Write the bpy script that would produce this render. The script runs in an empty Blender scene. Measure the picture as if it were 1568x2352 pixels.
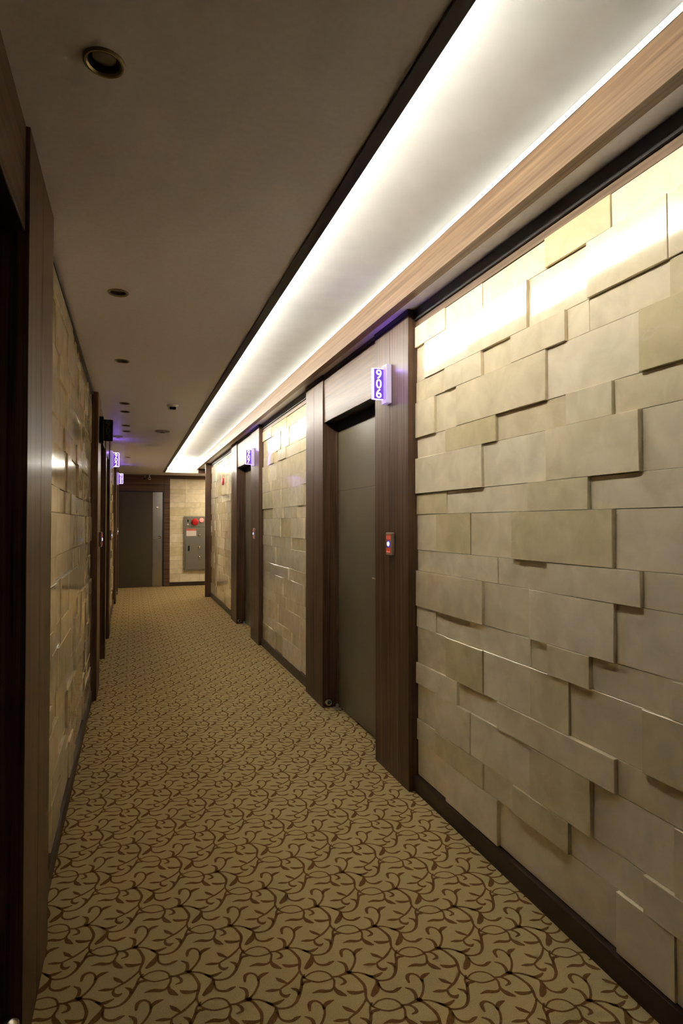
import bpy, math, random
from mathutils import Vector, Matrix
random.seed(7)
sc = bpy.context.scene
col = sc.collection
R = math.radians

# ---------------------------------------------------------------- helpers
class MB:
    """collects polygons and links them as one mesh object"""
    def __init__(s): s.v = []; s.f = []; s.m = []; s.c = []; s.tint = (.5, .5, 0)
    def quad(s, a, b, c, d, m=0):
        n = len(s.v); s.v += [a, b, c, d]; s.f.append((n, n+1, n+2, n+3)); s.m.append(m); s.c.append(s.tint)
    def poly(s, pts, m=0):
        n = len(s.v); s.v += list(pts); s.f.append(tuple(range(n, n+len(pts)))); s.m.append(m); s.c.append(s.tint)
    def box(s, x0, x1, y0, y1, z0, z1, m=0, bev=0):
        if x0 > x1: x0, x1 = x1, x0
        if y0 > y1: y0, y1 = y1, y0
        if bev:
            return s.bbox(x0, x1, y0, y1, z0, z1, m, bev)
        n = len(s.v)
        s.v += [(x0,y0,z0),(x1,y0,z0),(x1,y1,z0),(x0,y1,z0),(x0,y0,z1),(x1,y0,z1),(x1,y1,z1),(x0,y1,z1)]
        for q in ((3,2,1,0),(4,5,6,7),(0,1,5,4),(1,2,6,5),(2,3,7,6),(3,0,4,7)):
            s.f.append(tuple(n+i for i in q)); s.m.append(m); s.c.append(s.tint)
    def bbox(s, x0, x1, y0, y1, z0, z1, m, b):
        # chamfered box: 24 corners
        C = [(x0,x1),(y0,y1),(z0,z1)]
        n0 = len(s.v); idx = {}
        for i in (0,1):
            for j in (0,1):
                for k in (0,1):
                    for ax in range(3):
                        p = [C[0][i], C[1][j], C[2][k]]
                        for a2, t in enumerate((i,j,k)):
                            if a2 != ax: p[a2] += b if t == 0 else -b
                        idx[(i,j,k,ax)] = len(s.v); s.v.append(tuple(p))
        def F(l): s.f.append(tuple(l)); s.m.append(m); s.c.append(s.tint)
        for ax in range(3):
            o = [a for a in range(3) if a != ax]
            for t in (0,1):
                l = []
                for (a, b2) in ((0,0),(1,0),(1,1),(0,1)):
                    k = [0,0,0]; k[ax] = t; k[o[0]] = a; k[o[1]] = b2
                    l.append(idx[(*k, ax)])
                F(l)
        for ax in range(3):       # edge chamfers along ax
            o = [a for a in range(3) if a != ax]
            for a in (0,1):
                for b2 in (0,1):
                    k = [0,0,0]; k[o[0]] = a; k[o[1]] = b2
                    k1 = k[:]; k1[ax] = 1
                    F([idx[(*k,o[0])], idx[(*k,o[1])], idx[(*k1,o[1])], idx[(*k1,o[0])]])
        for i in (0,1):
            for j in (0,1):
                for k in (0,1):
                    F([idx[(i,j,k,a)] for a in range(3)])
    def lathe(s, prof, o=(0,0,0), axis='Z', n=24, m=0, cap0=True, cap1=True):
        base = len(s.v)
        for (r, h) in prof:
            for i in range(n):
                a = 2*math.pi*i/n; c, d = r*math.cos(a), r*math.sin(a)
                p = {'Z': (c, d, h), 'Y': (c, h, d), 'X': (h, c, d)}[axis]
                s.v.append((o[0]+p[0], o[1]+p[1], o[2]+p[2]))
        for j in range(len(prof)-1):
            for i in range(n):
                k = (i+1) % n
                s.f.append((base+j*n+i, base+j*n+k, base+(j+1)*n+k, base+(j+1)*n+i)); s.m.append(m); s.c.append(s.tint)
        if cap0: s.f.append(tuple(base+i for i in range(n))); s.m.append(m); s.c.append(s.tint)
        if cap1: s.f.append(tuple(base+(len(prof)-1)*n+i for i in range(n))); s.m.append(m); s.c.append(s.tint)
    def tube(s, pts, r, n=10, m=0):
        pts = [Vector(p) for p in pts]; base = len(s.v)
        for i, p in enumerate(pts):
            t = (pts[min(i+1, len(pts)-1)] - pts[max(i-1, 0)]).normalized()
            u = t.orthogonal().normalized() if abs(t.z) > .95 else t.cross(Vector((0,0,1))).normalized()
            w = t.cross(u)
            for k in range(n):
                a = 2*math.pi*k/n; s.v.append(tuple(p+u*r*math.cos(a)+w*r*math.sin(a)))
        for j in range(len(pts)-1):
            for i in range(n):
                k = (i+1) % n
                s.f.append((base+j*n+i, base+j*n+k, base+(j+1)*n+k, base+(j+1)*n+i)); s.m.append(m); s.c.append(s.tint)
        for b in (base, base+(len(pts)-1)*n):
            s.f.append(tuple(b+i for i in range(n))); s.m.append(m); s.c.append(s.tint)
    def build(s, name, mats, parent=None, smooth=False, tints=False, org=None, recalc=True):
        if not isinstance(mats, (list, tuple)): mats = [mats]
        vs = s.v
        if org is not None: vs = [(a-org[0], b-org[1], c-org[2]) for a, b, c in s.v]
        me = bpy.data.meshes.new(name); me.from_pydata(vs, [], s.f)
        for m in mats: me.materials.append(m)
        me.polygons.foreach_set('material_index', s.m)
        if smooth:
            me.polygons.foreach_set('use_smooth', [True]*len(s.f))
        if tints:
            ca = me.color_attributes.new('tint', 'FLOAT_COLOR', 'CORNER')
            buf = []
            for f, c in zip(s.f, s.c): buf += [c[0], c[1], c[2], 1.0]*len(f)
            ca.data.foreach_set('color', buf)
        if recalc:
            import bmesh
            bm = bmesh.new(); bm.from_mesh(me)
            bmesh.ops.recalc_face_normals(bm, faces=bm.faces)
            bm.to_mesh(me); bm.free()
        me.update()
        if smooth and hasattr(me, 'set_sharp_from_angle'): me.set_sharp_from_angle(angle=R(35))
        o = bpy.data.objects.new(name, me); col.objects.link(o)
        if org is not None: o.location = org
        if parent is not None:
            o.parent = parent
        return o

def tag(o, label=None, cat=None, group=None, kind=None):
    if label: o['label'] = label
    if cat: o['category'] = cat
    if group: o['group'] = group
    if kind: o['kind'] = kind
    return o

def empty(name, loc, label=None, cat=None, group=None, kind=None):
    e = bpy.data.objects.new(name, None); e.empty_display_size = .05
    e.location = loc; col.objects.link(e)
    return tag(e, label, cat, group, kind)

# ---------------------------------------------------------------- materials
def newmat(name, color=(.8,.8,.8), rough=.5, metal=0, emis=None, es=0, spec=None, coat=0):
    m = bpy.data.materials.new(name); m.use_nodes = True
    b = m.node_tree.nodes['Principled BSDF']
    b.inputs['Base Color'].default_value = (*color, 1)
    b.inputs['Roughness'].default_value = rough
    b.inputs['Metallic'].default_value = metal
    if spec is not None: b.inputs['Specular IOR Level'].default_value = spec
    if coat: b.inputs['Coat Weight'].default_value = coat; b.inputs['Coat Roughness'].default_value = .1
    if emis: b.inputs['Emission Color'].default_value = (*emis, 1); b.inputs['Emission Strength'].default_value = es
    return m

def nodes(m): return m.node_tree, m.node_tree.nodes, m.node_tree.links, m.node_tree.nodes['Principled BSDF']

def noise_tint(m, scale, c0, c1, detail=3, mapping=(1,1,1), bump=0, bscale=None, rough=None, bdist=.002):
    nt, N, L, b = nodes(m)
    tc = N.new('ShaderNodeTexCoord'); mp = N.new('ShaderNodeMapping'); mp.inputs['Scale'].default_value = mapping
    L.new(tc.outputs['Object'], mp.inputs['Vector'])
    no = N.new('ShaderNodeTexNoise'); no.inputs['Scale'].default_value = scale; no.inputs['Detail'].default_value = detail
    L.new(mp.outputs[0], no.inputs['Vector'])
    cr = N.new('ShaderNodeValToRGB'); cr.color_ramp.elements[0].position = .35; cr.color_ramp.elements[1].position = .65
    cr.color_ramp.elements[0].color = (*c0, 1); cr.color_ramp.elements[1].color = (*c1, 1)
    L.new(no.outputs['Fac'], cr.inputs[0]); L.new(cr.outputs[0], b.inputs['Base Color'])
    if bump:
        n2 = N.new('ShaderNodeTexNoise'); n2.inputs['Scale'].default_value = bscale or scale; n2.inputs['Detail'].default_value = 2
        L.new(mp.outputs[0], n2.inputs['Vector'])
        bp = N.new('ShaderNodeBump'); bp.inputs['Strength'].default_value = bump; bp.inputs['Distance'].default_value = bdist
        L.new(n2.outputs['Fac'], bp.inputs['Height']); L.new(bp.outputs[0], b.inputs['Normal'])
    if rough: b.inputs['Roughness'].default_value = rough
    return m

def wood(name, grain, dark=(.045,.021,.011), light=(.175,.098,.058), rough=.40):
    """straight fine grained veneer; grain = axis the stripes run along"""
    m = newmat(name, rough=rough); nt, N, L, b = nodes(m); b.inputs['Coat Weight'].default_value = .12; b.inputs['Coat Roughness'].default_value = .2; b.inputs['Specular IOR Level'].default_value = .30
    tc = N.new('ShaderNodeTexCoord'); mp = N.new('ShaderNodeMapping')
    s = [70, 70, 70]; s['XYZ'.index(grain)] = .9
    mp.inputs['Scale'].default_value = s
    L.new(tc.outputs['Object'], mp.inputs['Vector'])
    no = N.new('ShaderNodeTexNoise'); no.inputs['Scale'].default_value = 1; no.inputs['Detail'].default_value = 5; no.inputs['Roughness'].default_value = .62
    L.new(mp.outputs[0], no.inputs['Vector'])
    mp2 = N.new('ShaderNodeMapping'); s2 = [330,330,330]; s2['XYZ'.index(grain)] = 6; mp2.inputs['Scale'].default_value = s2
    L.new(tc.outputs['Object'], mp2.inputs['Vector'])
    n2 = N.new('ShaderNodeTexNoise'); n2.inputs['Scale'].default_value = 1; n2.inputs['Detail'].default_value = 2
    L.new(mp2.outputs[0], n2.inputs['Vector'])
    mx = N.new('ShaderNodeMath'); mx.operation = 'MULTIPLY_ADD'; mx.inputs[1].default_value = .35
    L.new(n2.outputs['Fac'], mx.inputs[0]); L.new(no.outputs['Fac'], mx.inputs[2])
    cr = N.new('ShaderNodeValToRGB'); e = cr.color_ramp.elements
    e[0].position = .48; e[0].color = (*dark, 1); e[1].position = .86; e[1].color = (*light, 1)
    L.new(mx.outputs[0], cr.inputs[0]); L.new(cr.outputs[0], b.inputs['Base Color'])
    bp = N.new('ShaderNodeBump'); bp.inputs['Strength'].default_value = .12; bp.inputs['Distance'].default_value = .001
    L.new(mx.outputs[0], bp.inputs['Height']); L.new(bp.outputs[0], b.inputs['Normal'])
    return m

def marble(name):
    m = newmat(name, rough=.09, spec=.5); nt, N, L, b = nodes(m)
    tc = N.new('ShaderNodeTexCoord')
    at = N.new('ShaderNodeAttribute'); at.attribute_name = 'tint'
    sp = N.new('ShaderNodeSeparateColor'); L.new(at.outputs['Color'], sp.inputs[0])
    # shift the noise per tile so the veins stop at tile edges
    cb = N.new('ShaderNodeVectorMath'); cb.operation = 'SCALE'; cb.inputs['Scale'].default_value = 37
    L.new(at.outputs['Color'], cb.inputs[0])
    ad = N.new('ShaderNodeVectorMath'); ad.operation = 'ADD'
    L.new(tc.outputs['Object'], ad.inputs[0]); L.new(cb.outputs[0], ad.inputs[1])
    base = N.new('ShaderNodeMix'); base.data_type = 'RGBA'
    base.inputs['A'].default_value = (.80,.70,.50,1); base.inputs['B'].default_value = (.87,.79,.63,1)
    L.new(sp.outputs[0], base.inputs['Factor'])
    ye = N.new('ShaderNodeMix'); ye.data_type = 'RGBA'; ye.inputs['B'].default_value = (.70,.61,.37,1)
    L.new(base.outputs['Result'], ye.inputs['A']); L.new(sp.outputs[2], ye.inputs['Factor'])
    n1 = N.new('ShaderNodeTexNoise'); n1.inputs['Scale'].default_value = 9; n1.inputs['Detail'].default_value = 6; n1.inputs['Distortion'].default_value = .6
    L.new(ad.outputs[0], n1.inputs['Vector'])
    r1 = N.new('ShaderNodeValToRGB'); r1.color_ramp.elements[0].position = .3; r1.color_ramp.elements[1].position = .72
    r1.color_ramp.elements[0].color = (.86,.84,.79,1); r1.color_ramp.elements[1].color = (1.08,1.07,1.06,1)
    L.new(n1.outputs['Fac'], r1.inputs[0])
    mu = N.new('ShaderNodeMix'); mu.data_type = 'RGBA'; mu.blend_type = 'MULTIPLY'; mu.inputs['Factor'].default_value = 1
    L.new(ye.outputs['Result'], mu.inputs['A']); L.new(r1.outputs[0], mu.inputs['B'])
    # thin pale veins
    n2 = N.new('ShaderNodeTexNoise'); n2.inputs['Scale'].default_value = 3.2; n2.inputs['Detail'].default_value = 4; n2.inputs['Distortion'].default_value = 1.2
    L.new(ad.outputs[0], n2.inputs['Vector'])
    r2 = N.new('ShaderNodeValToRGB'); e = r2.color_ramp.elements
    e[0].position = .492; e[0].color = (0,0,0,1); e[1].position = .5; e[1].color = (.35,.35,.35,1)
    x = e.new(.508); x.color = (0,0,0,1)
    L.new(n2.outputs['Fac'], r2.inputs[0])
    vn = N.new('ShaderNodeMix'); vn.data_type = 'RGBA'; vn.inputs['B'].default_value = (.78,.70,.58,1)
    L.new(mu.outputs['Result'], vn.inputs['A']); L.new(r2.outputs[0], vn.inputs['Factor'])
    L.new(vn.outputs['Result'], b.inputs['Base Color'])
    n3 = N.new('ShaderNodeTexNoise'); n3.inputs['Scale'].default_value = 5; n3.inputs['Detail'].default_value = 1
    L.new(ad.outputs[0], n3.inputs['Vector'])
    bp = N.new('ShaderNodeBump'); bp.inputs['Strength'].default_value = .05; bp.inputs['Distance'].default_value = .01
    L.new(n3.outputs['Fac'], bp.inputs['Height']); L.new(bp.outputs[0], b.inputs['Normal'])
    return m

M = {}
M['ceil'] = noise_tint(newmat('ceiling_paper', rough=.42, spec=.45), 60, (.76,.735,.83), (.80,.775,.87), bump=.15, bscale=250, bdist=.001)
M['cove'] = noise_tint(newmat('cove_paint', rough=.8, spec=.2), 8, (.66,.66,.64), (.70,.70,.68), bump=.25, bscale=14, bdist=.004)
M['black'] = newmat('black_trim', (.018,.014,.012), .4)
M['trimdk'] = newmat('dark_brown_trim', (.035,.026,.018), .45)
M['woodZ'] = wood('veneer_upright', 'Z')
M['woodY'] = wood('veneer_lengthwise', 'Y')
M['woodX'] = wood('veneer_crosswise', 'X')
M['beam'] = wood('lit_veneer', 'Y', dark=(.125,.072,.038), light=(.26,.168,.098), rough=.4)  # paler copy of the pilaster wood, strong cove light put into its colour
M['base'] = newmat('baseboard_brown', (.045,.026,.016), .35)
M['tile'] = marble('cream_marble')
M['grout'] = newmat('tile_bed', (.20,.16,.11), .8)
M['door'] = noise_tint(newmat('door_steel', rough=.34, metal=.0, spec=.6), 3, (.16,.135,.09), (.18,.15,.10))
M['steel'] = noise_tint(newmat('brushed_steel', rough=.3, metal=1), 6, (.42,.41,.38), (.5,.49,.46), mapping=(40,40,1))
M['chrome'] = newmat('chrome', (.75,.74,.70), .18, 1)
M['brass'] = newmat('aged_brass', (.32,.27,.15), .32, 1)
M['bulb'] = newmat('bulb_glass', (.30,.28,.26), .10, 0, spec=.8)
M['can'] = newmat('can_dark', (.07,.06,.05), .3, .5)
M['white'] = newmat('white_plastic', (.75,.74,.72), .4)
M['grey'] = newmat('grey_paint', (.33,.32,.28), .45, spec=.4)
M['cab'] = newmat('cabinet_steel', (.24,.225,.185), .36, .3)
M['darkplastic'] = newmat('dark_plastic', (.012,.014,.02), .12)
M['red'] = newmat('red_enamel', (.50,.012,.014), .3)
M['paper'] = newmat('notice_paper', (.72,.66,.60), .6)
M['redink'] = newmat('notice_red', (.60,.12,.10), .6)
M['redlamp'] = newmat('red_lamp', (.6,.05,.04), .2, emis=(1,.28,.2), es=1.1)
M['redglow'] = newmat('red_led_ring', (.5,.03,.03), .3, emis=(1,.05,.03), es=.6)
M['violet'] = newmat('violet_face', (.05,.03,.16), .35, emis=(.15,.05,.50), es=1.0)
M['edge'] = newmat('lit_acrylic_edge', (.8,.7,.9), .2, emis=(.42,.22,1), es=8)
M['clear'] = newmat('lit_acrylic_clear', (.3,.25,.4), .2, emis=(.40,.24,.80), es=.75)
M['bracket'] = newmat('bracket_violet_glow', (.75,.70,.80), .35, emis=(.45,.34,.75), es=.45)  # lavender glow stands in for the sign's light falling on the bracket
M['topboost'] = newmat('violet_ceiling_boost', (.3,.2,.6), .3, emis=(.28,.11,1), es=110)  # added emitter, boosts the violet patches on the ceiling
M['digit'] = newmat('lit_digit', (.9,.88,1), .3, emis=(.72,.60,1), es=2.2)
M['led'] = newmat('violet_led', (.4,.2,.9), .3, emis=(.28,.10,1), es=30)
M['offdigit'] = newmat('unlit_digit', (.035,.06,.04), .3)
M['offface'] = newmat('unlit_face', (.006,.010,.007), .15)
M['btn'] = newmat('blue_button', (.5,.5,.9), .3, emis=(.50,.55,1), es=3.2)
M['btnring'] = newmat('blue_button_ring', (.08,.05,.25), .3, emis=(.08,.05,.42), es=.9)
M['redwin'] = newmat('red_window', (.35,.03,.02), .3, emis=(.55,.05,.02), es=.45)
M['redmark'] = newmat('pale_red_mark', (.6,.3,.25), .3, emis=(.8,.25,.15), es=.45)
M['switchbody'] = newmat('switch_body', (.42,.33,.24), .35, .2)
M['rubber'] = newmat('grey_rubber', (.05,.05,.05), .6)
M['tube'] = newmat('tube_light', (1,1,1), .5, emis=(1,.955,.85), es=78)
M['wallback'] = newmat('wall_plain', (.25,.20,.15), .7)

def carpet():
    m = newmat('carpet_ground', rough=.95, spec=.1); nt, N, L, b = nodes(m)
    b.inputs['Sheen Weight'].default_value = 1.0; b.inputs['Sheen Roughness'].default_value = .45; b.inputs['Sheen Tint'].default_value = (.85,.68,.38,1)
    tc = N.new('ShaderNodeTexCoord')
    n = N.new('ShaderNodeTexNoise'); n.inputs['Scale'].default_value = 330; n.inputs['Detail'].default_value = 2
    L.new(tc.outputs['Object'], n.inputs['Vector'])
    n2 = N.new('ShaderNodeTexNoise'); n2.inputs['Scale'].default_value = 1.6; n2.inputs['Detail'].default_value = 2
    L.new(tc.outputs['Object'], n2.inputs['Vector'])
    cr = N.new('ShaderNodeValToRGB'); e = cr.color_ramp.elements
    e[0].position = .3; e[0].color = (.47,.365,.16,1); e[1].position = .7; e[1].color = (.65,.52,.27,1)
    L.new(n.outputs['Fac'], cr.inputs[0])
    mx = N.new('ShaderNodeMix'); mx.data_type = 'RGBA'; mx.blend_type = 'MULTIPLY'; mx.inputs['Factor'].default_value = .5
    c2 = N.new('ShaderNodeValToRGB'); c2.color_ramp.elements[0].color = (.85,.83,.78,1); c2.color_ramp.elements[1].color = (1,1,1,1)
    L.new(n2.outputs['Fac'], c2.inputs[0]); L.new(cr.outputs[0], mx.inputs['A']); L.new(c2.outputs[0], mx.inputs['B'])
    L.new(mx.outputs['Result'], b.inputs['Base Color'])
    bp = N.new('ShaderNodeBump'); bp.inputs['Strength'].default_value = .5; bp.inputs['Distance'].default_value = .002
    L.new(n.outputs['Fac'], bp.inputs['Height']); L.new(bp.outputs[0], b.inputs['Normal'])
    return m
M['carpet'] = carpet()
M['vine'] = noise_tint(newmat('carpet_vine', rough=.95, spec=.1), 300, (.175,.085,.024), (.26,.135,.045), bump=.4, bscale=330)

# ---------------------------------------------------------------- measured layout (metres; Y runs down the corridor)
XR, XRP, XRD = 1.362, 1.305, 1.42        # right: tile bed, pilaster face, door face
XL, XLP, XLD = -.302, -.245, -.36        # left
ZC = 2.33                                # main ceiling
YB, YE = -1.6, 12.95                     # back and end walls
YC = 12.127                              # far end of the light cove
COVE_X0, COVE_X1 = .605, 1.125

# ---------------------------------------------------------------- floor with woven vine
VINE = [[(-0.044,0.008,2.2),(-0.033,0.015,2.2),(-0.019,0.021,2.2),(0.003,0.021,2.2),(0.022,0.011,2.2),(0.032,-0.003,2.4),(0.036,-0.019,3)],[(-0.045,0.014,2.2),(-0.039,0.004,2.4),(-0.026,-0.009,2.4),(-0.007,-0.02,2.4),(0.017,-0.022,2.4),(0.037,-0.02,2.6)],[(-0.114,0.147,2.8),(-0.097,0.143,3),(-0.077,0.146,4),(-0.061,0.147,6),(-0.052,0.144,3)],[(-0.066,0.148,3),(-0.052,0.134,3.2),(-0.042,0.109,3.6),(-0.037,0.087,4),(-0.041,0.065,3.8),(-0.048,0.044,3),(-0.047,0.027,2.6),(-0.042,0.008,2.6)],[(-0.048,0.041,2.4),(-0.064,0.024,3),(-0.085,0.008,3.6),(-0.102,0.0,3),(-0.119,-0.008,2.6)],[(-0.095,0.006,2.4),(-0.108,0.02,5),(-0.115,0.028,4.5),(-0.121,0.038,1.2)],[(-0.119,-0.009,2.4),(-0.131,-0.008,4),(-0.146,-0.004,4.6),(-0.161,-0.001,1)],[(-0.119,-0.009,2.4),(-0.121,-0.023,3.4),(-0.116,-0.034,4.2),(-0.107,-0.039,5),(-0.096,-0.034,1.2)],[(-0.061,0.147,3.4),(-0.042,0.164,3),(-0.026,0.188,3),(-0.021,0.208,2.8),(-0.025,0.229,2.6),(-0.039,0.242,3.2),(-0.055,0.236,5),(-0.06,0.212,2.5)],[(-0.022,0.204,3),(-0.016,0.217,5),(-0.003,0.224,5.5),(0.014,0.226,1.2)],[(-0.068,0.148,5),(-0.062,0.167,4.4),(-0.064,0.186,3.8),(-0.079,0.2,1.5)],[(-0.059,0.145,2.4),(-0.036,0.137,2.4),(-0.017,0.122,2.6),(-0.007,0.111,3.4),(0.002,0.099,3),(0.006,0.091,3)],[(-0.017,0.122,2.4),(-0.003,0.109,4.2),(0.014,0.108,5),(0.033,0.114,1.6)],[(0.003,0.092,3),(0.023,0.084,2.8),(0.047,0.084,3.2),(0.067,0.099,4),(0.081,0.123,4.4),(0.092,0.144,3.6),(0.099,0.168,2.8),(0.112,0.183,2.4)],[(0.092,0.144,3),(0.102,0.154,4),(0.113,0.154,4),(0.124,0.151,1)],[(0.077,0.116,3),(0.076,0.132,4.2),(0.069,0.14,3.2),(0.061,0.147,1)],[(0.004,0.092,3),(0.001,0.077,6),(-0.014,0.056,8.5),(-0.031,0.042,3.5)],[(0.005,0.08,2.4),(0.006,0.058,2.6),(0.017,0.043,3.2),(0.035,0.037,4.2),(0.049,0.041,4.6),(0.062,0.044,1.5)],[(-0.114,0.147,2.8),(-0.113,0.13,2.8),(-0.12,0.112,3.2),(-0.12,0.099,4.5),(-0.112,0.082,7),(-0.097,0.067,1.8)],[(-0.119,0.11,2.4),(-0.132,0.101,3.4),(-0.147,0.102,4.8),(-0.165,0.109,5),(-0.187,0.108,1)],[(-0.097,0.143,3),(-0.086,0.129,3.2),(-0.085,0.114,4.2),(-0.102,0.11,1.5)],[(-0.04,0.067,2.6),(-0.058,0.066,4.5),(-0.079,0.072,5.6),(-0.091,0.083,1.5)]]
def catmull(p):
    q = [p[0]] + list(p) + [p[-1]]; out = []
    for i in range(1, len(q)-2):
        a, b, c, d = q[i-1], q[i], q[i+1], q[i+2]
        for k in range(3):
            t = k/3
            out.append(tuple(.5*((2*b[j]) + (-a[j]+c[j])*t + (2*a[j]-5*b[j]+4*c[j]-d[j])*t*t + (-a[j]+3*b[j]-3*c[j]+d[j])*t**3) for j in range(3)))
    out.append(tuple(p[-1])); return out
strokes = []
for s_ in VINE:
    c = catmull(s_); L_, R_ = [], []
    for i, (x, y, w) in enumerate(c):
        a, b = c[max(i-1, 0)], c[min(i+1, len(c)-1)]
        dx, dy = b[0]-a[0], b[1]-a[1]; l = math.hypot(dx, dy) or 1
        w = w*.00118
        L_.append((x-dy/l*w, y+dx/l*w)); R_.append((x+dy/l*w, y-dx/l*w))
    strokes.append((L_, R_))
fl = MB()
fl.quad((-.6,YB-.1,0),(2.4,YB-.1,0),(2.4,YE+.1,0),(-.6,YE+.1,0), 0)
ax, ay = .678, 1.853
for i in range(-9, 6):
    for j in range(-12, 40):
        cx, cy = ax + .15*i, ay + .3225*j + (.16125 if i % 2 else 0)
        if cy < -.2 or cy > YE-.1 or cx < -.45 or cx > 1.55: continue
        for (L_, R_) in strokes:
            for k in range(len(L_)-1):
                q = [(L_[k][0]+cx, L_[k][1]+cy), (R_[k][0]+cx, R_[k][1]+cy), (R_[k+1][0]+cx, R_[k+1][1]+cy), (L_[k+1][0]+cx, L_[k+1][1]+cy)]
                fl.quad(*[(a, b, .0005) for a, b in q], 1)
tag(fl.build('floor', [M['carpet'], M['vine']], recalc=False), kind='structure')

# ---------------------------------------------------------------- ceilings
DL = [(-.062, y) for y in (1.355, 2.708, 3.851, 5.221, 5.608, 6.415, 6.814, 9.529, 11.005)]
c = MB(); T = .04
x0, x1 = -.62, .567; hx0, hx1 = -.122, -.002
c.box(x0, hx0, YB, YE+.1, ZC, ZC+T); c.box(hx1, x1, YB, YE+.1, ZC, ZC+T)
ys = YB
for (cx, cy) in DL:
    c.box(hx0, hx1, ys, cy-.06, ZC, ZC+T); ys = cy+.06
    n = 32; ring = []
    for i in range(n):
        a = 2*math.pi*(i+.5)/n; ca, sa = math.cos(a), math.sin(a); k = .06/max(abs(ca), abs(sa))
        ring.append(((cx+.034*ca, cy+.034*sa), (cx+k*ca, cy+k*sa)))
    for i in range(n):
        (a, b), (d, e) = ring[i], ring[(i+1) % n]
        # keep the square's corners
        c.quad((*a, ZC), (*b, ZC), (*e, ZC), (*d, ZC))
        c.quad((*a, ZC), (*d, ZC), (*d, ZC+T), (*a, ZC+T))
        if abs(abs(b[0]-cx)-abs(e[0]-cx)) > 1e-6 and abs(abs(b[1]-cy)-abs(e[1]-cy)) > 1e-6:
            px = cx + math.copysign(.06, b[0]-cx); py = cy + math.copysign(.06, b[1]-cy)
            c.poly([(*b, ZC), (px, py, ZC), (*e, ZC)])
c.box(hx0, hx1, ys, YE+.1, ZC, ZC+T)
tag(c.build('ceiling', M['ceil'], recalc=False), kind='structure')
# cove: raised white ceiling, its fascia and end wall
c = MB()
c.box(.36, 1.28, YB, YC+.16, 2.60, 2.64)
c.box(.36, .40, YB, YC+.16, 2.37, 2.60)
c.box(.36, 1.28, YC+.14, YC+.18, 2.351, 2.64)
tag(c.build('ceiling', M['cove'], recalc=False), kind='structure')
c = MB(); c.box(.567, 2.4, YC, YE+.1, ZC, ZC+.02); c.box(1.28, 2.4, YC, YC+.03, ZC+.02, 2.45)
tag(c.build('ceiling', M['ceil'], recalc=False), kind='structure')
c = MB(); c.box(1.22, 2.4, YB, YC, 2.415, 2.45)
tag(c.build('ceiling', M['ceil'], recalc=False), kind='structure')
def trim(name, boxes, mat, bev=.0015):
    m = MB()
    for b in boxes: m.box(*b, bev=bev)
    return tag(m.build(name, mat), kind='structure')
trim('trim_1', [(.5665, .605, YB+.02, YC-.001, ZC-.008, 2.372), (.601, .605, YB+.02, YC-.001, 2.372, 2.5262)], M['trimdk'])
trim('trim_8', [(.599, .6009, YB+.02, YC-.001, 2.373, 2.5262)], M['cove'], 0)
b = MB(); b.box(1.203, 1.247, YB+.02, YC-.001, 2.398, 2.530, bev=.001)
beam = tag(b.build('trim_2', M['beam']), kind='structure')
b = MB(); b.box(1.2015, 1.2475, YB+.02, YC-.001, 2.5303, 2.539)
b.build('beam_cap', M['cove'], beam)
trim('trim_3', [(.567, 1.247, YC-.006, YC-.001, 2.322, 2.41)], M['cove'])
trim('trim_9', [(1.2475, 2.29, YC-.014, YC-.002, 2.322, 2.414)], M['woodX'])

m = MB(); m.box(1.2475, 1.28, YB, YC+.14, 2.4505, 2.599); tag(m.build('trim_10', M['cove']), kind='structure')

# fluorescent tubes lying in the cove behind the lip
y = .92; k = 0
while y < 11.9:
    L = min(1.17, 12.08-y)
    e = empty('fluorescent_tube', (.578, y, 2.371), 'white fluorescent tube hidden in the ceiling cove', 'light', 'tubes in the ceiling cove')
    m = MB(); m.lathe([(.019, 0), (.019, L)], (0, .01, .167), 'Y', 10); m.build('tube', M['tube'], e, True)
    m = MB(); m.box(-.02, .016, 0, L+.02, .003, .146); m.build('batten', M['white'], e)
    y += 1.2; k += 1

e = empty('fluorescent_tube', (.64, YC+.06, 2.351), 'short fluorescent tube across the far end of the ceiling cove', 'light')
m = MB(); m.lathe([(.015, 0), (.015, .56)], (0, 0, .075), 'X', 10); m.build('tube', M['tube'], e, True)
m = MB(); m.box(0, .56, -.015, .015, .001, .057); m.build('batten', M['white'], e)

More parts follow.
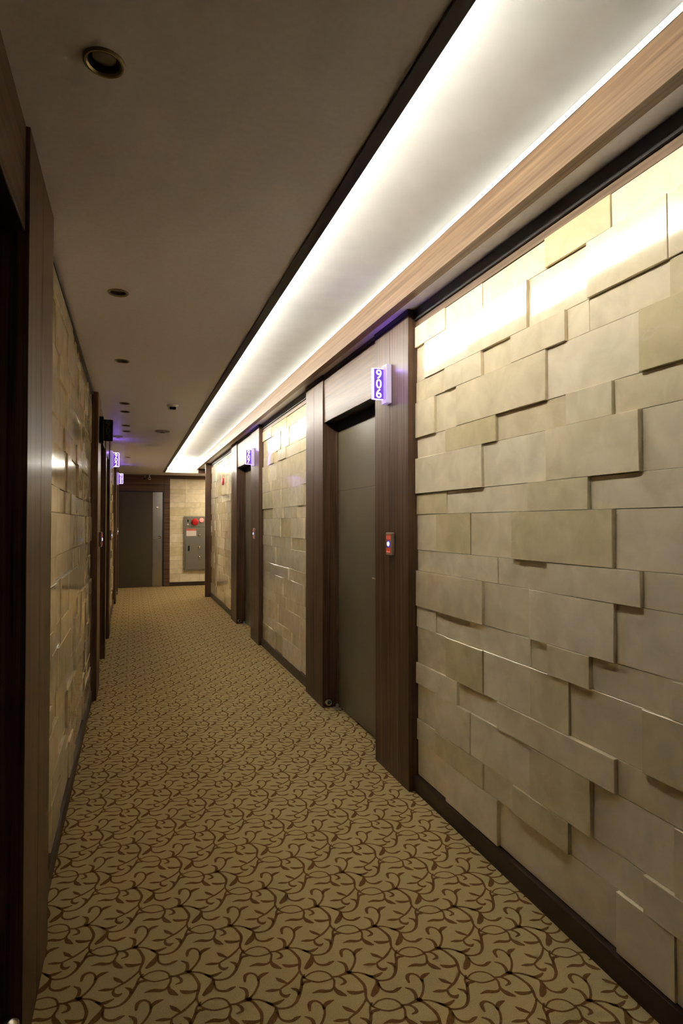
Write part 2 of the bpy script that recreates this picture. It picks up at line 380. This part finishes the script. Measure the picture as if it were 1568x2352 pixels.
# ---------------------------------------------------------------- stone tiled panels
ROWH = []
z = 2.325
for i in range(8):
    ROWH.append((z, z-.1035)); z -= .1035
    ROWH.append((z, z-.1770)); z -= .1770
ROWH[-1] = (ROWH[-1][0], .082)
U = .1007
LEV = {'l': .007, 'm': .012, 'h': .019}
NEAR = [  # rows seen in the nearest right hand panel, from the top: (start, end, level+tint)
 [(0,3,'h'),(3,6,'m'),(6,10,'l'),(10,13,'hy'),(13,16,'m')],
 [(0,1,'l'),(1,5,'h'),(5,9,'h'),(9,12,'l'),(12,15,'h'),(15,18,'h')],
 [(0,3,'m'),(3,6,'h'),(6,8,'ly'),(8,11,'h'),(11,12,'l'),(12,15,'l'),(15,17,'my')],
 [(0,2,'h'),(2,4,'l'),(4,10,'h'),(10,14,'l'),(14,18,'hy')],
 [(0,3,'l'),(3,7,'hy'),(7,11,'l'),(11,13,'h'),(13,17,'l')],
 [(0,6,'h'),(6,10,'l'),(10,14,'h'),(14,18,'l')],
 [(0,3,'my'),(3,9,'l'),(9,12,'hy'),(12,16,'l')],
 [(0,2,'l'),(2,5,'my'),(5,8,'l'),(8,13,'hy'),(13,17,'l')],
 [(0,3,'l'),(3,7,'m'),(7,10,'l'),(10,14,'h'),(14,17,'l')],
 [(0,6,'h'),(6,9,'l'),(9,13,'h'),(13,18,'l')],
 [(0,2,'m'),(2,8,'l'),(8,9,'l'),(9,10,'ly'),(10,12,'h'),(12,15,'l'),(15,18,'h')],
 [(0,3,'l'),(3,6,'hy'),(6,9,'m'),(9,11,'my'),(11,14,'l'),(14,18,'hy')],
 [(0,4,'h'),(4,7,'l'),(7,13,'h'),(13,17,'l')],
 [(0,2,'l'),(2,5,'h'),(5,9,'m'),(9,12,'hy'),(12,15,'l'),(15,18,'h')],
 [(0,2,'m'),(2,6,'hy'),(6,8,'m'),(8,11,'hy'),(11,14,'l'),(14,18,'h')],
 [(0,3,'l'),(3,7,'h'),(7,13,'l'),(13,15,'h'),(15,18,'m')],
]
def rand_row(n, rnd):
    out = []; k = 0; last = ''
    while k < n:
        w = rnd.choice([2,3,3,4,4,5,6]); w = min(w, n-k)
        if n-k-w == 1: w += 1
        lv = rnd.choice([q for q in 'llmhh' if q != last or rnd.random() < .3]); last = lv
        out.append((k, k+w, lv + ('y' if rnd.random() < .22 else ''))); k += w
    return out
def tile_panel(side, y0, y1, spec=None, seed=1, skip=None, u=None):
    """y0 near end, y1 far end; columns counted from the far end"""
    rnd = random.Random(seed); m = MB(); xb = XR if side > 0 else XL
    m.box(xb-.0 if side > 0 else xb-.02, xb+.02 if side > 0 else xb, y0, y1, .06, 2.345, 1)
    n = round((y1-y0)/U); uu = (y1-y0)/n
    for r, (zt, zb) in enumerate(ROWH):
        row = rand_row(n, rnd)
        if spec:
            row = [t for t in spec[r]]; last = row[-1][1]
            row += [(a+last, b+last, l) for a, b, l in rand_row(max(n-last, 1), rnd)] if last < n else []
        for (a, b, l) in row:
            a = min(a, n); b = min(b, n)
            if b <= a: continue
            ya, yb = y1-a*uu-.0006, y1-b*uu+.0006
            h = LEV[l[0]] + rnd.uniform(-.0012, .0012)
            t = (rnd.uniform(0,1), rnd.random(), rnd.uniform(.45,1) if 'y' in l else rnd.uniform(0,.18))
            m.tint = t
            # four corners of the face, very slightly out of plane
            tz, ty = rnd.uniform(-.0016,.0016), rnd.uniform(-.0007,.0007)*(b-a)**.5
            f = lambda yy, zz: xb - side*(h + (tz if zz > (zt+zb)/2 else -tz)*.5 + (ty if yy > (ya+yb)/2 else -ty)*.5)
            c0, c1 = zt-.0005, zb+.0005; ch = .0013
            P = lambda yy, zz: (f(yy, zz), yy, zz)
            A_, B_, C_, D_ = P(ya-ch,c0-ch), P(yb+ch,c0-ch), P(yb+ch,c1+ch), P(ya-ch,c1+ch)
            q = lambda p, yy, zz: (p[0]+side*ch, yy, zz)
            a1, b1, c1_, d1 = q(A_,ya,c0), q(B_,yb,c0), q(C_,yb,c1), q(D_,ya,c1)
            w = lambda p: (xb, p[1], p[2])
            rings = [(A_,B_,C_,D_),(a1,b1,c1_,d1),tuple(map(w,(a1,b1,c1_,d1)))]
            fl_ = (lambda *v: m.quad(*v)) if side > 0 else (lambda a,b,c,d: m.quad(d,c,b,a))
            fl_(*rings[0])
            for i in range(2):
                for k in range(4):
                    k2 = (k+1) % 4
                    fl_(rings[i+1][k], rings[i+1][k2], rings[i][k2], rings[i][k])
    return m
def right_panel(y0, y1, **k):
    tag(tile_panel(1, y0, y1, **k).build('wall_right', [M['tile'], M['grout']], tints=True, recalc=False), kind='structure')
    trim('baseboard_right', [(1.335, 1.43, y0, y1, 0, .079)], M['base'])
    m = MB(); m.box(1.3375, 1.40, y0, y1, 2.358, 2.413); o = tag(m.build('trim_4', M['black']), kind='structure')
    m = MB(); m.box(1.348, 1.40, y0, y1, 2.3255, 2.3578); tag(m.build('trim_5', M['beam']), kind='structure')
def left_panel(y0, y1, **k):
    tag(tile_panel(-1, y0, y1, **k).build('wall_left', [M['tile'], M['grout']], tints=True, recalc=False), kind='structure')
    trim('baseboard_left', [(-.33, -.275, y0, y1, 0, .079)], M['base'])
    m = MB(); m.box(-.34, -.279, y0, y1, 2.309, 2.3295); tag(m.build('trim_6', M['trimdk']), kind='structure')

right_panel(.79, 2.685, spec=NEAR, seed=3)
right_panel(4.54, 6.40, seed=11)
right_panel(8.30, 10.85, seed=23)
left_panel(2.11, 4.83, seed=5)
left_panel(7.78, 10.43, seed=9)

# wall cores behind the panels, so that nothing leaks
w = MB(); w.box(1.44, 1.52, YB, 10.95, 0, 2.56); tag(w.build('wall_right', M['wallback']), kind='structure')
w = MB(); w.box(-.50, -.405, YB, YE, 0, 2.40); tag(w.build('wall_left', M['wallback']), kind='structure')
w = MB(); w.box(-.6, 2.4, YB-.08, YB, 0, 2.68); tag(w.build('wall_back', M['wallback']), kind='structure')
w = MB(); w.box(2.3, 2.38, 10.95, YE, 0, 2.45); w.box(1.40, 2.38, 10.90, 10.95, 0, 2.45)
tag(w.build('wall_side_passage', M['wallback']), kind='structure')

# ---------------------------------------------------------------- pilasters and lintels
tn = [10]
def pilaster(side, y0, y1, groove=None, depth=None, top=None):
    tn[0] += 1
    face = XRP if side > 0 else XLP; deep = 1.44 if side > 0 else -.405
    top = top or (2.388 if side > 0 else 2.3295)
    m = MB(); gs = groove or []
    cuts = [y0]+[g for g in gs]+[y1]
    for i in range(len(cuts)-1):
        a = cuts[i] + (.0015 if i else 0); b = cuts[i+1] - (.0015 if i < len(cuts)-2 else 0)
        m.box(face, face+side*.03, a, b, 0, top, 0, bev=.001)
    m.box(face+side*.004, deep, y0+.001, y1-.001, 0, top-.001, 1)
    o = tag(m.build('trim_%d' % tn[0], [M['woodZ'], M['woodZ']]), kind='structure')
    if side > 0:
        m = MB(); m.box(face-.004, 1.40, y0-.003, y1+.003, 2.3885, 2.4145)
        m.build('cap_moulding', M['black'], o)
    return o
def lintel(side, y0, y1):
    tn[0] += 1
    face = (XRP if side > 0 else XLP) + side*.010
    top = 2.388 if side > 0 else 2.3295; deep = 1.44 if side > 0 else -.405
    m = MB(); m.box(face, face+side*.03, y0, y1, 2.066, top, bev=.001)
    m.box(face+side*.031, deep, y0, y1, 2.067, top)
    o = tag(m.build('trim_%d' % tn[0], M['woodY']), kind='structure')
    m = MB(); m.box(face+side*.003, deep, y0, y1, 2.0645, 2.0665); m.build('lintel_soffit', M['black'], o)
    if side > 0:
        m = MB(); m.box(face-.004, 1.40, y0, y1, 2.3885, 2.4145); m.build('cap_moulding', M['black'], o)
    return o
dn = [0]
def door(side, y0, y1, label=None, handle_near=True):
    """y0..y1 opening; leaf, header, jamb stop, lever, threshold, floor pivot"""
    dn[0] += 1
    xf = XRD if side > 0 else XLD; s = side
    m = MB()
    zt = 2.006; yb = (1.566,)
    for z0, z1 in ((.012, 1.5645), (1.5675, zt)):
        m.box(xf, xf+s*.02, y0+.022, y1-.022, z0, z1, bev=.0015)
    m.box(xf+s*.002, xf+s*.018, y0+.024, y1-.024, 1.56, 1.572)
    d = tag(m.build('door_%d' % dn[0], M['door']), kind='structure')
    m = MB(); m.box(xf-s*.004, xf+s*.02, y0, y1, 2.008, 2.0645); m.build('header', M['black'], d)
    m = MB()
    for a, b_ in ((y0, y0+.021), (y1-.021, y1)): m.box(xf-s*.012, xf+s*.02, a, b_, 0, 2.008)
    m.build('frame', M['woodZ'], d)
    m = MB(); hy = y0+.085 if handle_near else y1-.085; sg = 1 if handle_near else -1
    m.lathe([(.024, 0), (.024, -s*.008)], (xf, hy, 1.005), 'X', 20)
    m.tube([(xf-s*.004, hy, 1.005), (xf-s*.045, hy, 1.005)], .008)
    m.tube([(xf-s*.045, hy-.006*sg, 1.005), (xf-s*.047, hy+.06*sg, 1.006), (xf-s*.044, hy+.115*sg, 1.004)], .0085)
    m.build('handle', M['chrome'], d, True)
    m = MB(); py = y1-.05 if handle_near else y0+.05
    m.poly([(xf-s*.045, py-.045, .003), (xf, py-.045, .003), (xf, py+.028, .003), (xf-s*.045, py+.028, .003)])
    m.box(xf-s*.045, xf-s*.001, py-.045, py+.028, .001, .009, bev=.002)
    m.lathe([(.013, .009), (.010, .034), (.004, .038)], (xf-s*.022, py-.005, 0), 'Z', 14)
    m.build('floor_pivot', M['steel'], d, True)
    return d

# right side, front to back
pilaster(1, .36, .79)
pilaster(1, 2.685, 3.115, [2.913]); door(1, 3.115, 4.10); lintel(1, 3.115, 4.10); pilaster(1, 4.10, 4.54, [4.325])
pilaster(1, 6.40, 6.855, [6.63]); door(1, 6.855, 7.86); lintel(1, 6.855, 7.86); pilaster(1, 7.86, 8.30, [8.10])
w = MB(); w.box(1.30, 1.44, YB, .36, 0, 2.41); tag(w.build('wall_right', M['woodZ']), kind='structure')
# end post of the right wall
m = MB(); m.box(1.243, 1.40, 10.85, 10.90, 0, 2.41, bev=.001); tag(m.build('trim_7', M['woodZ']), kind='structure')
# left side
pilaster(-1, .2, .64); door(-1, .64, 1.64); lintel(-1, .64, 1.64); pilaster(-1, 1.64, 2.11, [1.875])
pilaster(-1, 4.83, 5.25, [5.03]); door(-1, 5.25, 6.28, handle_near=True); lintel(-1, 5.25, 6.28); pilaster(-1, 6.28, 6.47)
door(-1, 6.47, 7.36, handle_near=False); lintel(-1, 6.47, 7.36); pilaster(-1, 7.36, 7.78, [7.57])
pilaster(-1, 10.43, 10.86, [10.65]); door(-1, 10.86, 11.78, handle_near=True); lintel(-1, 10.86, 11.78); pilaster(-1, 11.78, 12.2)
w = MB(); w.box(-.41, -.30, YB, .2, 0, 2.3295); w.box(-.41, -.36, 12.2, YE, 0, 2.3295)
tag(w.build('wall_left', M['woodZ']), kind='structure')

# ---------------------------------------------------------------- end wall
m = MB()
m.box(-.42, -.33, YE, YE+.06, 0, 2.3295); m.box(.63, .75, YE-.012, YE+.06, 0, 2.3295, bev=.002)
m.box(-.33, .63, YE-.012, YE+.06, 1.99, 2.3295); m.box(.75, 2.30, YE-.010, YE+.06, 2.257, 2.3295)
tag(m.build('wall_end', M['woodX']), kind='structure')
m = MB(); m.box(.75, 2.30, YE-.012, YE+.05, 0, .073); tag(m.build('baseboard_end', M['base']), kind='structure')
m = MB(); rnd = random.Random(4)
m.box(.75, 2.30, YE+.02, YE+.06, .07, 2.26, 1)
n = 15
for r, (zt, zb) in enumerate(ROWH):
    for (a, b_, l) in rand_row(n, rnd):
        m.tint = (rnd.random(), rnd.random(), rnd.uniform(.6, 1) if 'y' in l else rnd.uniform(0, .2))
        zt_ = min(zt, 2.257)
        m.box(.752+a*.1032, .75+b_*.1032, YE+.014-LEV[l[0]]*.35, YE+.022, zb+.001, zt_-.001)
tag(m.build('wall_end', [M['tile'], M['grout']], tints=True), kind='structure')
dn[0] += 1
m = MB(); m.box(-.33, .405, YE-.002, YE+.04, .01, 1.972, bev=.002)
d = tag(m.build('door_%d' % dn[0], newmat('dark_door', (.085,.072,.05), .35)), kind='structure')
m = MB(); m.box(.405, .600, YE-.006, YE+.036, .01, 1.972, bev=.001); sp = m.build('lock_stile', M['steel'], d)
m = MB(); m.box(-.33, .63, YE-.008, YE+.05, 1.974, 1.991); m.box(.602, .63, YE-.008, YE+.05, 0, 1.974); m.build('frame', M['black'], d)
m = MB(); m.lathe([(.024, 0), (.024, -.008), (.015, -.012)], (.495, YE-.006, 1.645), 'Y', 18); m.build('viewer', M['chrome'], d, True)
m = MB(); m.lathe([(.028, 0), (.028, -.009)], (.545, YE-.006, 1.03), 'Y', 18)
m.tube([(.545, YE-.01, 1.03), (.545, YE-.055, 1.03)], .009); m.tube([(.550, YE-.055, 1.03), (.48, YE-.057, 1.018), (.43, YE-.054, 1.01)], .010)
m.build('handle', M['chrome'], d, True)
m = MB(); m.box(.30, .56, YE-.03, YE+.0, .001, .010, bev=.002); m.build('threshold', M['steel'], d)

# ---------------------------------------------------------------- room number signs
def text_mesh(s, size, bold):
    cu = bpy.data.curves.new('digits', 'FONT'); cu.body = s; cu.size = size; cu.align_x = 'CENTER'; cu.offset = bold
    cu.extrude = .0008; cu.space_line = .70
    o = bpy.data.objects.new('digits', cu); col.objects.link(o)
    dg = bpy.context.evaluated_depsgraph_get()
    me = bpy.data.meshes.new_from_object(o.evaluated_get(dg))
    bpy.data.objects.remove(o); bpy.data.curves.remove(cu)
    return me
def sign(side, y, num, label, lit=True, zc=2.083, group='room number signs'):
    xw = XRP if side > 0 else XLP; s = side
    e = empty('room_number_sign', (xw, y, zc), label, 'sign', group)
    def B(name, boxes, mat, bev=.0008):
        m = MB()
        for (a, b_, y0, y1, z0, z1) in boxes: m.box(-s*a, -s*b_, y0, y1, z0, z1, bev=bev)
        return m.build(name, mat, e)
    br = B('bracket', [(.0005, .005, -.033, .033, -.103, .103), (.005, .030, -.033, -.030, -.103, .103), (.005, .030, .030, .033, -.103, .103),
                  (.005, .030, -.030, .030, .100, .103), (.005, .030, -.030, .030, -.103, -.100)], M['bracket'] if lit else M['darkplastic'])
    pn = B('clear_panel', [(.010, .036, -.005, .005, -.083, .083)], M['clear'] if lit else M['offface'])
    fc = B('face_plate', [(.0355, .090, -.0065, .0065, -.081, .081)], M['violet'] if lit else M['offface'])
    B('edge_bar', [(.0900, .099, -.0068, .0068, -.083, .083)], M['edge'] if lit else M['darkplastic'])
    B('edge_strip', [(.036, .090, -.006, .006, .0812, .0845)], M['topboost'] if lit else M['darkplastic'])  # top strip added to throw more violet up at the ceiling
    B('edge_strip', [(.036, .090, -.006, .006, -.0845, -.0812)], M['edge'] if lit else M['darkplastic'])
    for k, ch in enumerate(num):
        me = text_mesh(ch, .08, .0006)
        me.materials.clear(); me.materials.append(M['digit'] if lit else M['offdigit'])
        zs = [v.co.y for v in me.vertices]; xs = [v.co.x for v in me.vertices]
        mz = (max(zs)+min(zs))/2; mx = (max(xs)+min(xs))/2
        sx, sz = (.031 if ch != '1' else .018)/(max(xs)-min(xs)), .0495/(max(zs)-min(zs))
        me.transform(Matrix(((sx,0,0,-mx*sx),(0,0,-1,0),(0,sz,0,-mz*sz),(0,0,0,1))))
        dg = bpy.data.objects.new('digit', me); col.objects.link(dg)
        dg.location = (s*-.063, -.0074, .0515*(1-k)); dg.parent = e
    return e
sign(1, 2.92, '906', 'lit violet sign reading 906 on the nearest right hand door frame')
sign(1, 6.68, '907', 'small violet lit number sign over the second door along the right wall')
sign(-1, 5.0, '903', 'unlit black number sign on the left side above the lit ones', lit=False, zc=2.065)
sign(-1, 7.50, '902', 'lit violet sign reading 902 on the left side of the corridor')
sign(-1, 10.72, '901', 'smallest violet lit sign, far left beside the end door')

# ---------------------------------------------------------------- key card switches
def switch(side, y, zc, label):
    xw = XRP if side > 0 else XLP; s = side
    e = empty('call_switch', (xw, y, zc), label, 'switch', 'lit switches beside the room doors')
    def B(name, b_, mat, bev=.001, n=1):
        m = MB()
        for (a, c_, y0, y1, z0, z1) in b_: m.box(-s*a, -s*c_, y0, y1, z0, z1, bev=bev)
        return m.build(name, mat, e)
    B('body', [(.0005, .020, -.036, .036, -.060, .060)], M['switchbody'], .003)
    B('window', [(.0195, .0212, -.028, .028, .020, .048)], M['redwin'], 0)
    B('window', [(.0195, .0212, -.028, .028, -.048, -.022)], M['redwin'], 0)
    for mk in ((-.024, -.018, .025, .043), (-.003, .003, .025, .043), (.018, .024, .025, .043), (-.024, .024, -.045, -.038)):
        B('mark', [(.021, .0218, *mk)], M['redmark'], 0)
    m = MB(); m.lathe([(.0195, -s*.0195), (.0195, -s*.0215)], axis='X', n=28); m.build('button_ring', M['btnring'], e)
    m = MB(); m.lathe([(.0125, -s*.021), (.011, -s*.0242), (.006, -s*.0255)], axis='X', n=24); m.build('button', M['btn'], e, True)
    return e
switch(1, 2.885, 1.226, 'lit red and blue switch under the violet 906 sign')
switch(1, 6.60, 1.215, 'small lit switch beside the second door along the right wall')
switch(-1, 5.10, 1.205, 'nearest lit switch on the left wall, below the unlit sign')
switch(-1, 7.50, 1.19, 'lit switch on the left wall below the violet 902 sign')
switch(-1, 10.72, 1.19, 'farthest small lit switch, on the left beside the end door')

# ---------------------------------------------------------------- door stops on the jambs
def stop(x, y, z, label):
    e = empty('door_stop', (x, y, z), label, 'door stop', 'round door stops low on the frames')
    m = MB(); m.lathe([(.026, 0), (.026, -.018), (.022, -.026), (.014, -.027)], axis='Y', n=28, cap1=False); m.build('cup', M['chrome'], e, True)
    m = MB(); m.lathe([(.0138, -.0265), (.012, -.034), (.006, -.036)], axis='Y', n=20); m.build('rubber_bumper', M['rubber'], e, True)
stop(1.345, 4.0995, .043, 'round metal door stop low on the frame left of door 906')
stop(1.345, 7.8595, .043, 'round door stop at the foot of the second right hand door frame')
stop(-.275, 1.6395, .125, 'dim round door stop in the bottom left corner')
stop(-.275, 11.7795, .043, 'tiny door stop far off at the foot of the left wall near the end door')

# ---------------------------------------------------------------- ceiling fittings
names = ['large unlit brass downlight at the upper left, nearest of all', 'second unlit downlight back from the nearest one',
 'third unlit downlight along the ceiling', 'fourth unlit downlight, level with the motion sensor', 'fifth unlit downlight, just beyond the motion sensor',
 'sixth unlit downlight, before the flat ceiling detector', 'seventh unlit downlight, beside the flat ceiling detector',
 'eighth unlit downlight, beyond the purple glow', 'farthest unlit downlight, near the end wall']
for (cx, cy), nm in zip(DL, names):
    e = empty('downlight', (cx, cy, ZC), nm, 'downlight', 'unlit downlights in the main ceiling')
    m = MB(); m.lathe([(.0335, .03), (.0335, -.001), (.0365, -.005), (.040, -.0055), (.0432, -.003), (.0435, -.0002)], n=40, cap0=False, cap1=False)
    m.build('trim_ring', M['brass'], e, True)
    m = MB(); m.lathe([(.033, 0.0), (.027, .018), (.026, .055)], n=32, cap0=False); m.build('can', M['can'], e, True)
    m = MB(); m.lathe([(.0225, .010), (.024, .013), (.015, .035), (.012, .05)], n=28, cap0=False); m.lathe([(.0222, .0102), (.020, .0085), (.010, .0075)], n=28, cap0=False)
    m.build('lamp', M['bulb'], e, True)
    m = MB(); m.lathe([(.024, .012), (.0243, .0095), (.0215, .0095), (.0212, .012)], n=28, cap0=False, cap1=False); m.build('lamp_rim', M['brass'], e, True)
e = empty('smoke_detector', (.305, 6.68, ZC), 'flat round detector on the ceiling beyond the motion sensor', 'detector')
m = MB(); m.lathe([(.078, -.0003), (.078, -.007), (.062, -.013), (.03, -.015)], n=36); m.build('housing', M['grey'], e, True)
m = MB(); m.lathe([(.028, -.0145), (.026, -.021), (.012, -.023)], n=24); m.build('chamber', M['can'], e, True)
e = empty('smoke_detector', (-.16, 7.24, ZC), 'faint flat detector on the ceiling behind the unlit black sign', 'detector')
m = MB(); m.lathe([(.055, -.0003), (.055, -.008), (.045, -.016), (.02, -.018)], n=36); m.build('housing', M['ceil'], e, True)
m = MB(); m.lathe([(.02, -.0175), (.018, -.024), (.008, -.026)], n=20); m.build('chamber', M['grey'], e, True)
e = empty('ceiling_motion_sensor', (.318, 5.17, ZC), 'ceiling motion sensor with a dark lens beside the light cove', 'sensor')
m = MB(); m.lathe([(.048, 0.0), (.048, -.008), (.040, -.020)], n=32); m.box(-.036, .036, -.030, .032, -.044, -.012, bev=.008); m.build('housing', M['white'], e, True)
m = MB(); m.box(-.030, .028, -.034, -.018, -.042, -.016, bev=.007); m.build('lens', M['darkplastic'], e, True)
for dx, dy, nm, mt in ((.245, 12.80, 'dark small camera hanging over the end door, left of the white one', 'grey'), (.333, 12.76, 'white small camera hanging over the end door', 'white')):
    e = empty('security_camera', (dx, dy, ZC), nm, 'camera')
    m = MB(); m.lathe([(.026, -.0003), (.026, -.006), (.012, -.009)], n=20); m.lathe([(.009, -.008), (.009, -.07)], n=12); m.build('mount', M[mt], e, True)
    if mt == 'white':
        m = MB(); m.box(-.022, .022, -.05, .03, -.115, -.062, bev=.006); m.build('body', M['white'], e, True)
        m = MB(); m.lathe([(.014, -.0505), (.014, -.058), (.008, -.059)], (0,0,-.088), 'Y', 16); m.build('lens', M['darkplastic'], e, True)
    else:
        m = MB(); m.lathe([(.012, -.062), (.028, -.070), (.034, -.088), (.028, -.106), (.012, -.116)], n=24); m.build('body', M['can'], e, True)
        m = MB(); m.lathe([(.013, -.0325), (.011, -.038)], (0,0,-.09), 'Y', 16); m.build('lens', M['darkplastic'], e, True)

# ---------------------------------------------------------------- fire hose cabinet on the end wall
X0, X1, Z0, Z1 = 1.04, 1.70, .31, 1.471
yf = YE-.035
e = empty('fire_hose_cabinet', ((X0+X1)/2, YE, Z0), 'grey steel fire hose cabinet with red alarm bell on the end wall', 'cabinet')
def EB(name, boxes, mat, bev=.001):
    m = MB()
    for bx in boxes: m.box(*bx, bev=bev)
    return m.build(name, mat, e, org=None)
def atE(o, p=None):
    o.matrix_parent_inverse = Matrix.Translation(-Vector(e.location)); return o
atE(EB('cabinet_body', [(X0, X1, yf, YE+.0, Z0, Z1)], M['cab'], .003))
dr = atE(EB('cabinet_door', [(X0+.03, X1-.03, yf-.008, yf+.002, Z0+.03, 1.225)], M['cab'], .003))
atE(EB('alarm_panel', [(X0+.03, X1-.03, yf-.006, yf+.002, 1.245, Z1-.02)], M['cab'], .003))
m = MB(); m.lathe([(.072, 0), (.072, -.018), (.055, -.040), (.02, -.048)], (1.262, yf-.006, 1.352), 'Y', 32); atE(m.build('alarm_bell', M['red'], e, True))
m = MB(); m.lathe([(.046, 0), (.044, -.02), (.03, -.045), (.01, -.052)], (1.402, yf-.006, 1.39), 'Y', 28); atE(m.build('alarm_lamp', M['redlamp'], e, True))
m = MB(); m.lathe([(.017, 0), (.017, -.012)], (1.115, yf-.006, 1.30), 'Y', 18); atE(m.build('call_button', M['white'], e, True))
atE(EB('slot', [(1.105, 1.130, yf-.008, yf-.004, 1.345, 1.40)], M['darkplastic'], 0))
nt_ = EB('notice', [(1.085, 1.290, yf-.0105, yf-.0075, 1.052, 1.205)], M['paper'], 0); atE(nt_)
atE(EB('notice_heading', [(1.085, 1.290, yf-.0115, yf-.0105, 1.165, 1.205)], M['redink'], 0))
atE(EB('pull_handle', [(1.125, 1.152, yf-.022, yf-.008, .74, .845)], M['darkplastic'], .003))
for i, z_ in enumerate((1.061, .81, .596)):
    m = MB(); m.lathe([(.026, 0), (.026, -.010), (.014, -.02)], (1.357, yf-.008, z_), 'Y', 20); atE(m.build('valve_boss', M['chrome'], e, True))

# red ring indicator and a white switch on the third right hand tile panel
e = empty('alarm_indicator', (1.343, 9.32, 1.98), 'round red alarm light high on the far right tiled wall', 'alarm light')
m = MB(); m.lathe([(.060, .004), (.060, -.016), (.052, -.022), (.040, -.022)], axis='X', n=32, cap1=False); m.build('rim', M['red'], e, True)
m = MB(); m.lathe([(.0398, -.018), (.034, -.030), (.016, -.036)], axis='X', n=28); m.build('lens', newmat('pink_lens', (.75,.45,.40), .2, emis=(1,.35,.28), es=.4), e, True)
e = empty('wall_switch', (1.343, 10.72, 1.222), 'small white wall switch at the far end of the right wall', 'switch')
m = MB(); m.box(-.010, .004, -.036, .036, -.058, .058, bev=.002); m.build('plate', M['white'], e)
m = MB(); m.box(-.014, -.0098, -.014, .014, -.024, .024, bev=.001); m.build('rocker', M['white'], e)

la = bpy.data.lights.new('passage_light', 'AREA'); la.shape = 'RECTANGLE'; la.size = .6; la.size_y = 1.2; la.energy = 33; la.color = (1, .87, .62)
lo = bpy.data.objects.new('passage_light', la); lo.location = (1.95, 11.9, 2.32); col.objects.link(lo)

# ---------------------------------------------------------------- camera and view
cam = bpy.data.cameras.new('camera'); co = bpy.data.objects.new('camera', cam); col.objects.link(co)
F = 1360.0
pit = math.atan(24/F); yaw = math.atan((784-303)*math.cos(pit)/F)
co.location = (0, 0, 1.34); co.rotation_euler = (math.pi/2+pit, 0, -yaw)
cam.sensor_fit = 'VERTICAL'; cam.sensor_height = 36; cam.lens = 36*F/2352; cam.clip_start = .01
sc.camera = co
w = bpy.data.worlds.new('world'); sc.world = w; w.use_nodes = True
w.node_tree.nodes['Background'].inputs[0].default_value = (0, 0, 0, 1)
sc.view_settings.view_transform = 'Standard'; sc.view_settings.look = 'None'; sc.view_settings.gamma = 1
sc.view_settings.use_curve_mapping = False
sc.view_settings.exposure = EXPO if 'EXPO' in globals() else 0.0

sc.cycles.max_bounces = 10; sc.cycles.diffuse_bounces = 8; sc.cycles.glossy_bounces = 4
sc.cycles.caustics_reflective = False; sc.cycles.caustics_refractive = False
sc.cycles.sample_clamp_indirect = 0
sc.cycles.use_adaptive_sampling = True; sc.cycles.adaptive_threshold = .06
sc.cycles.use_denoising = True
sc.cycles.time_limit = 1350
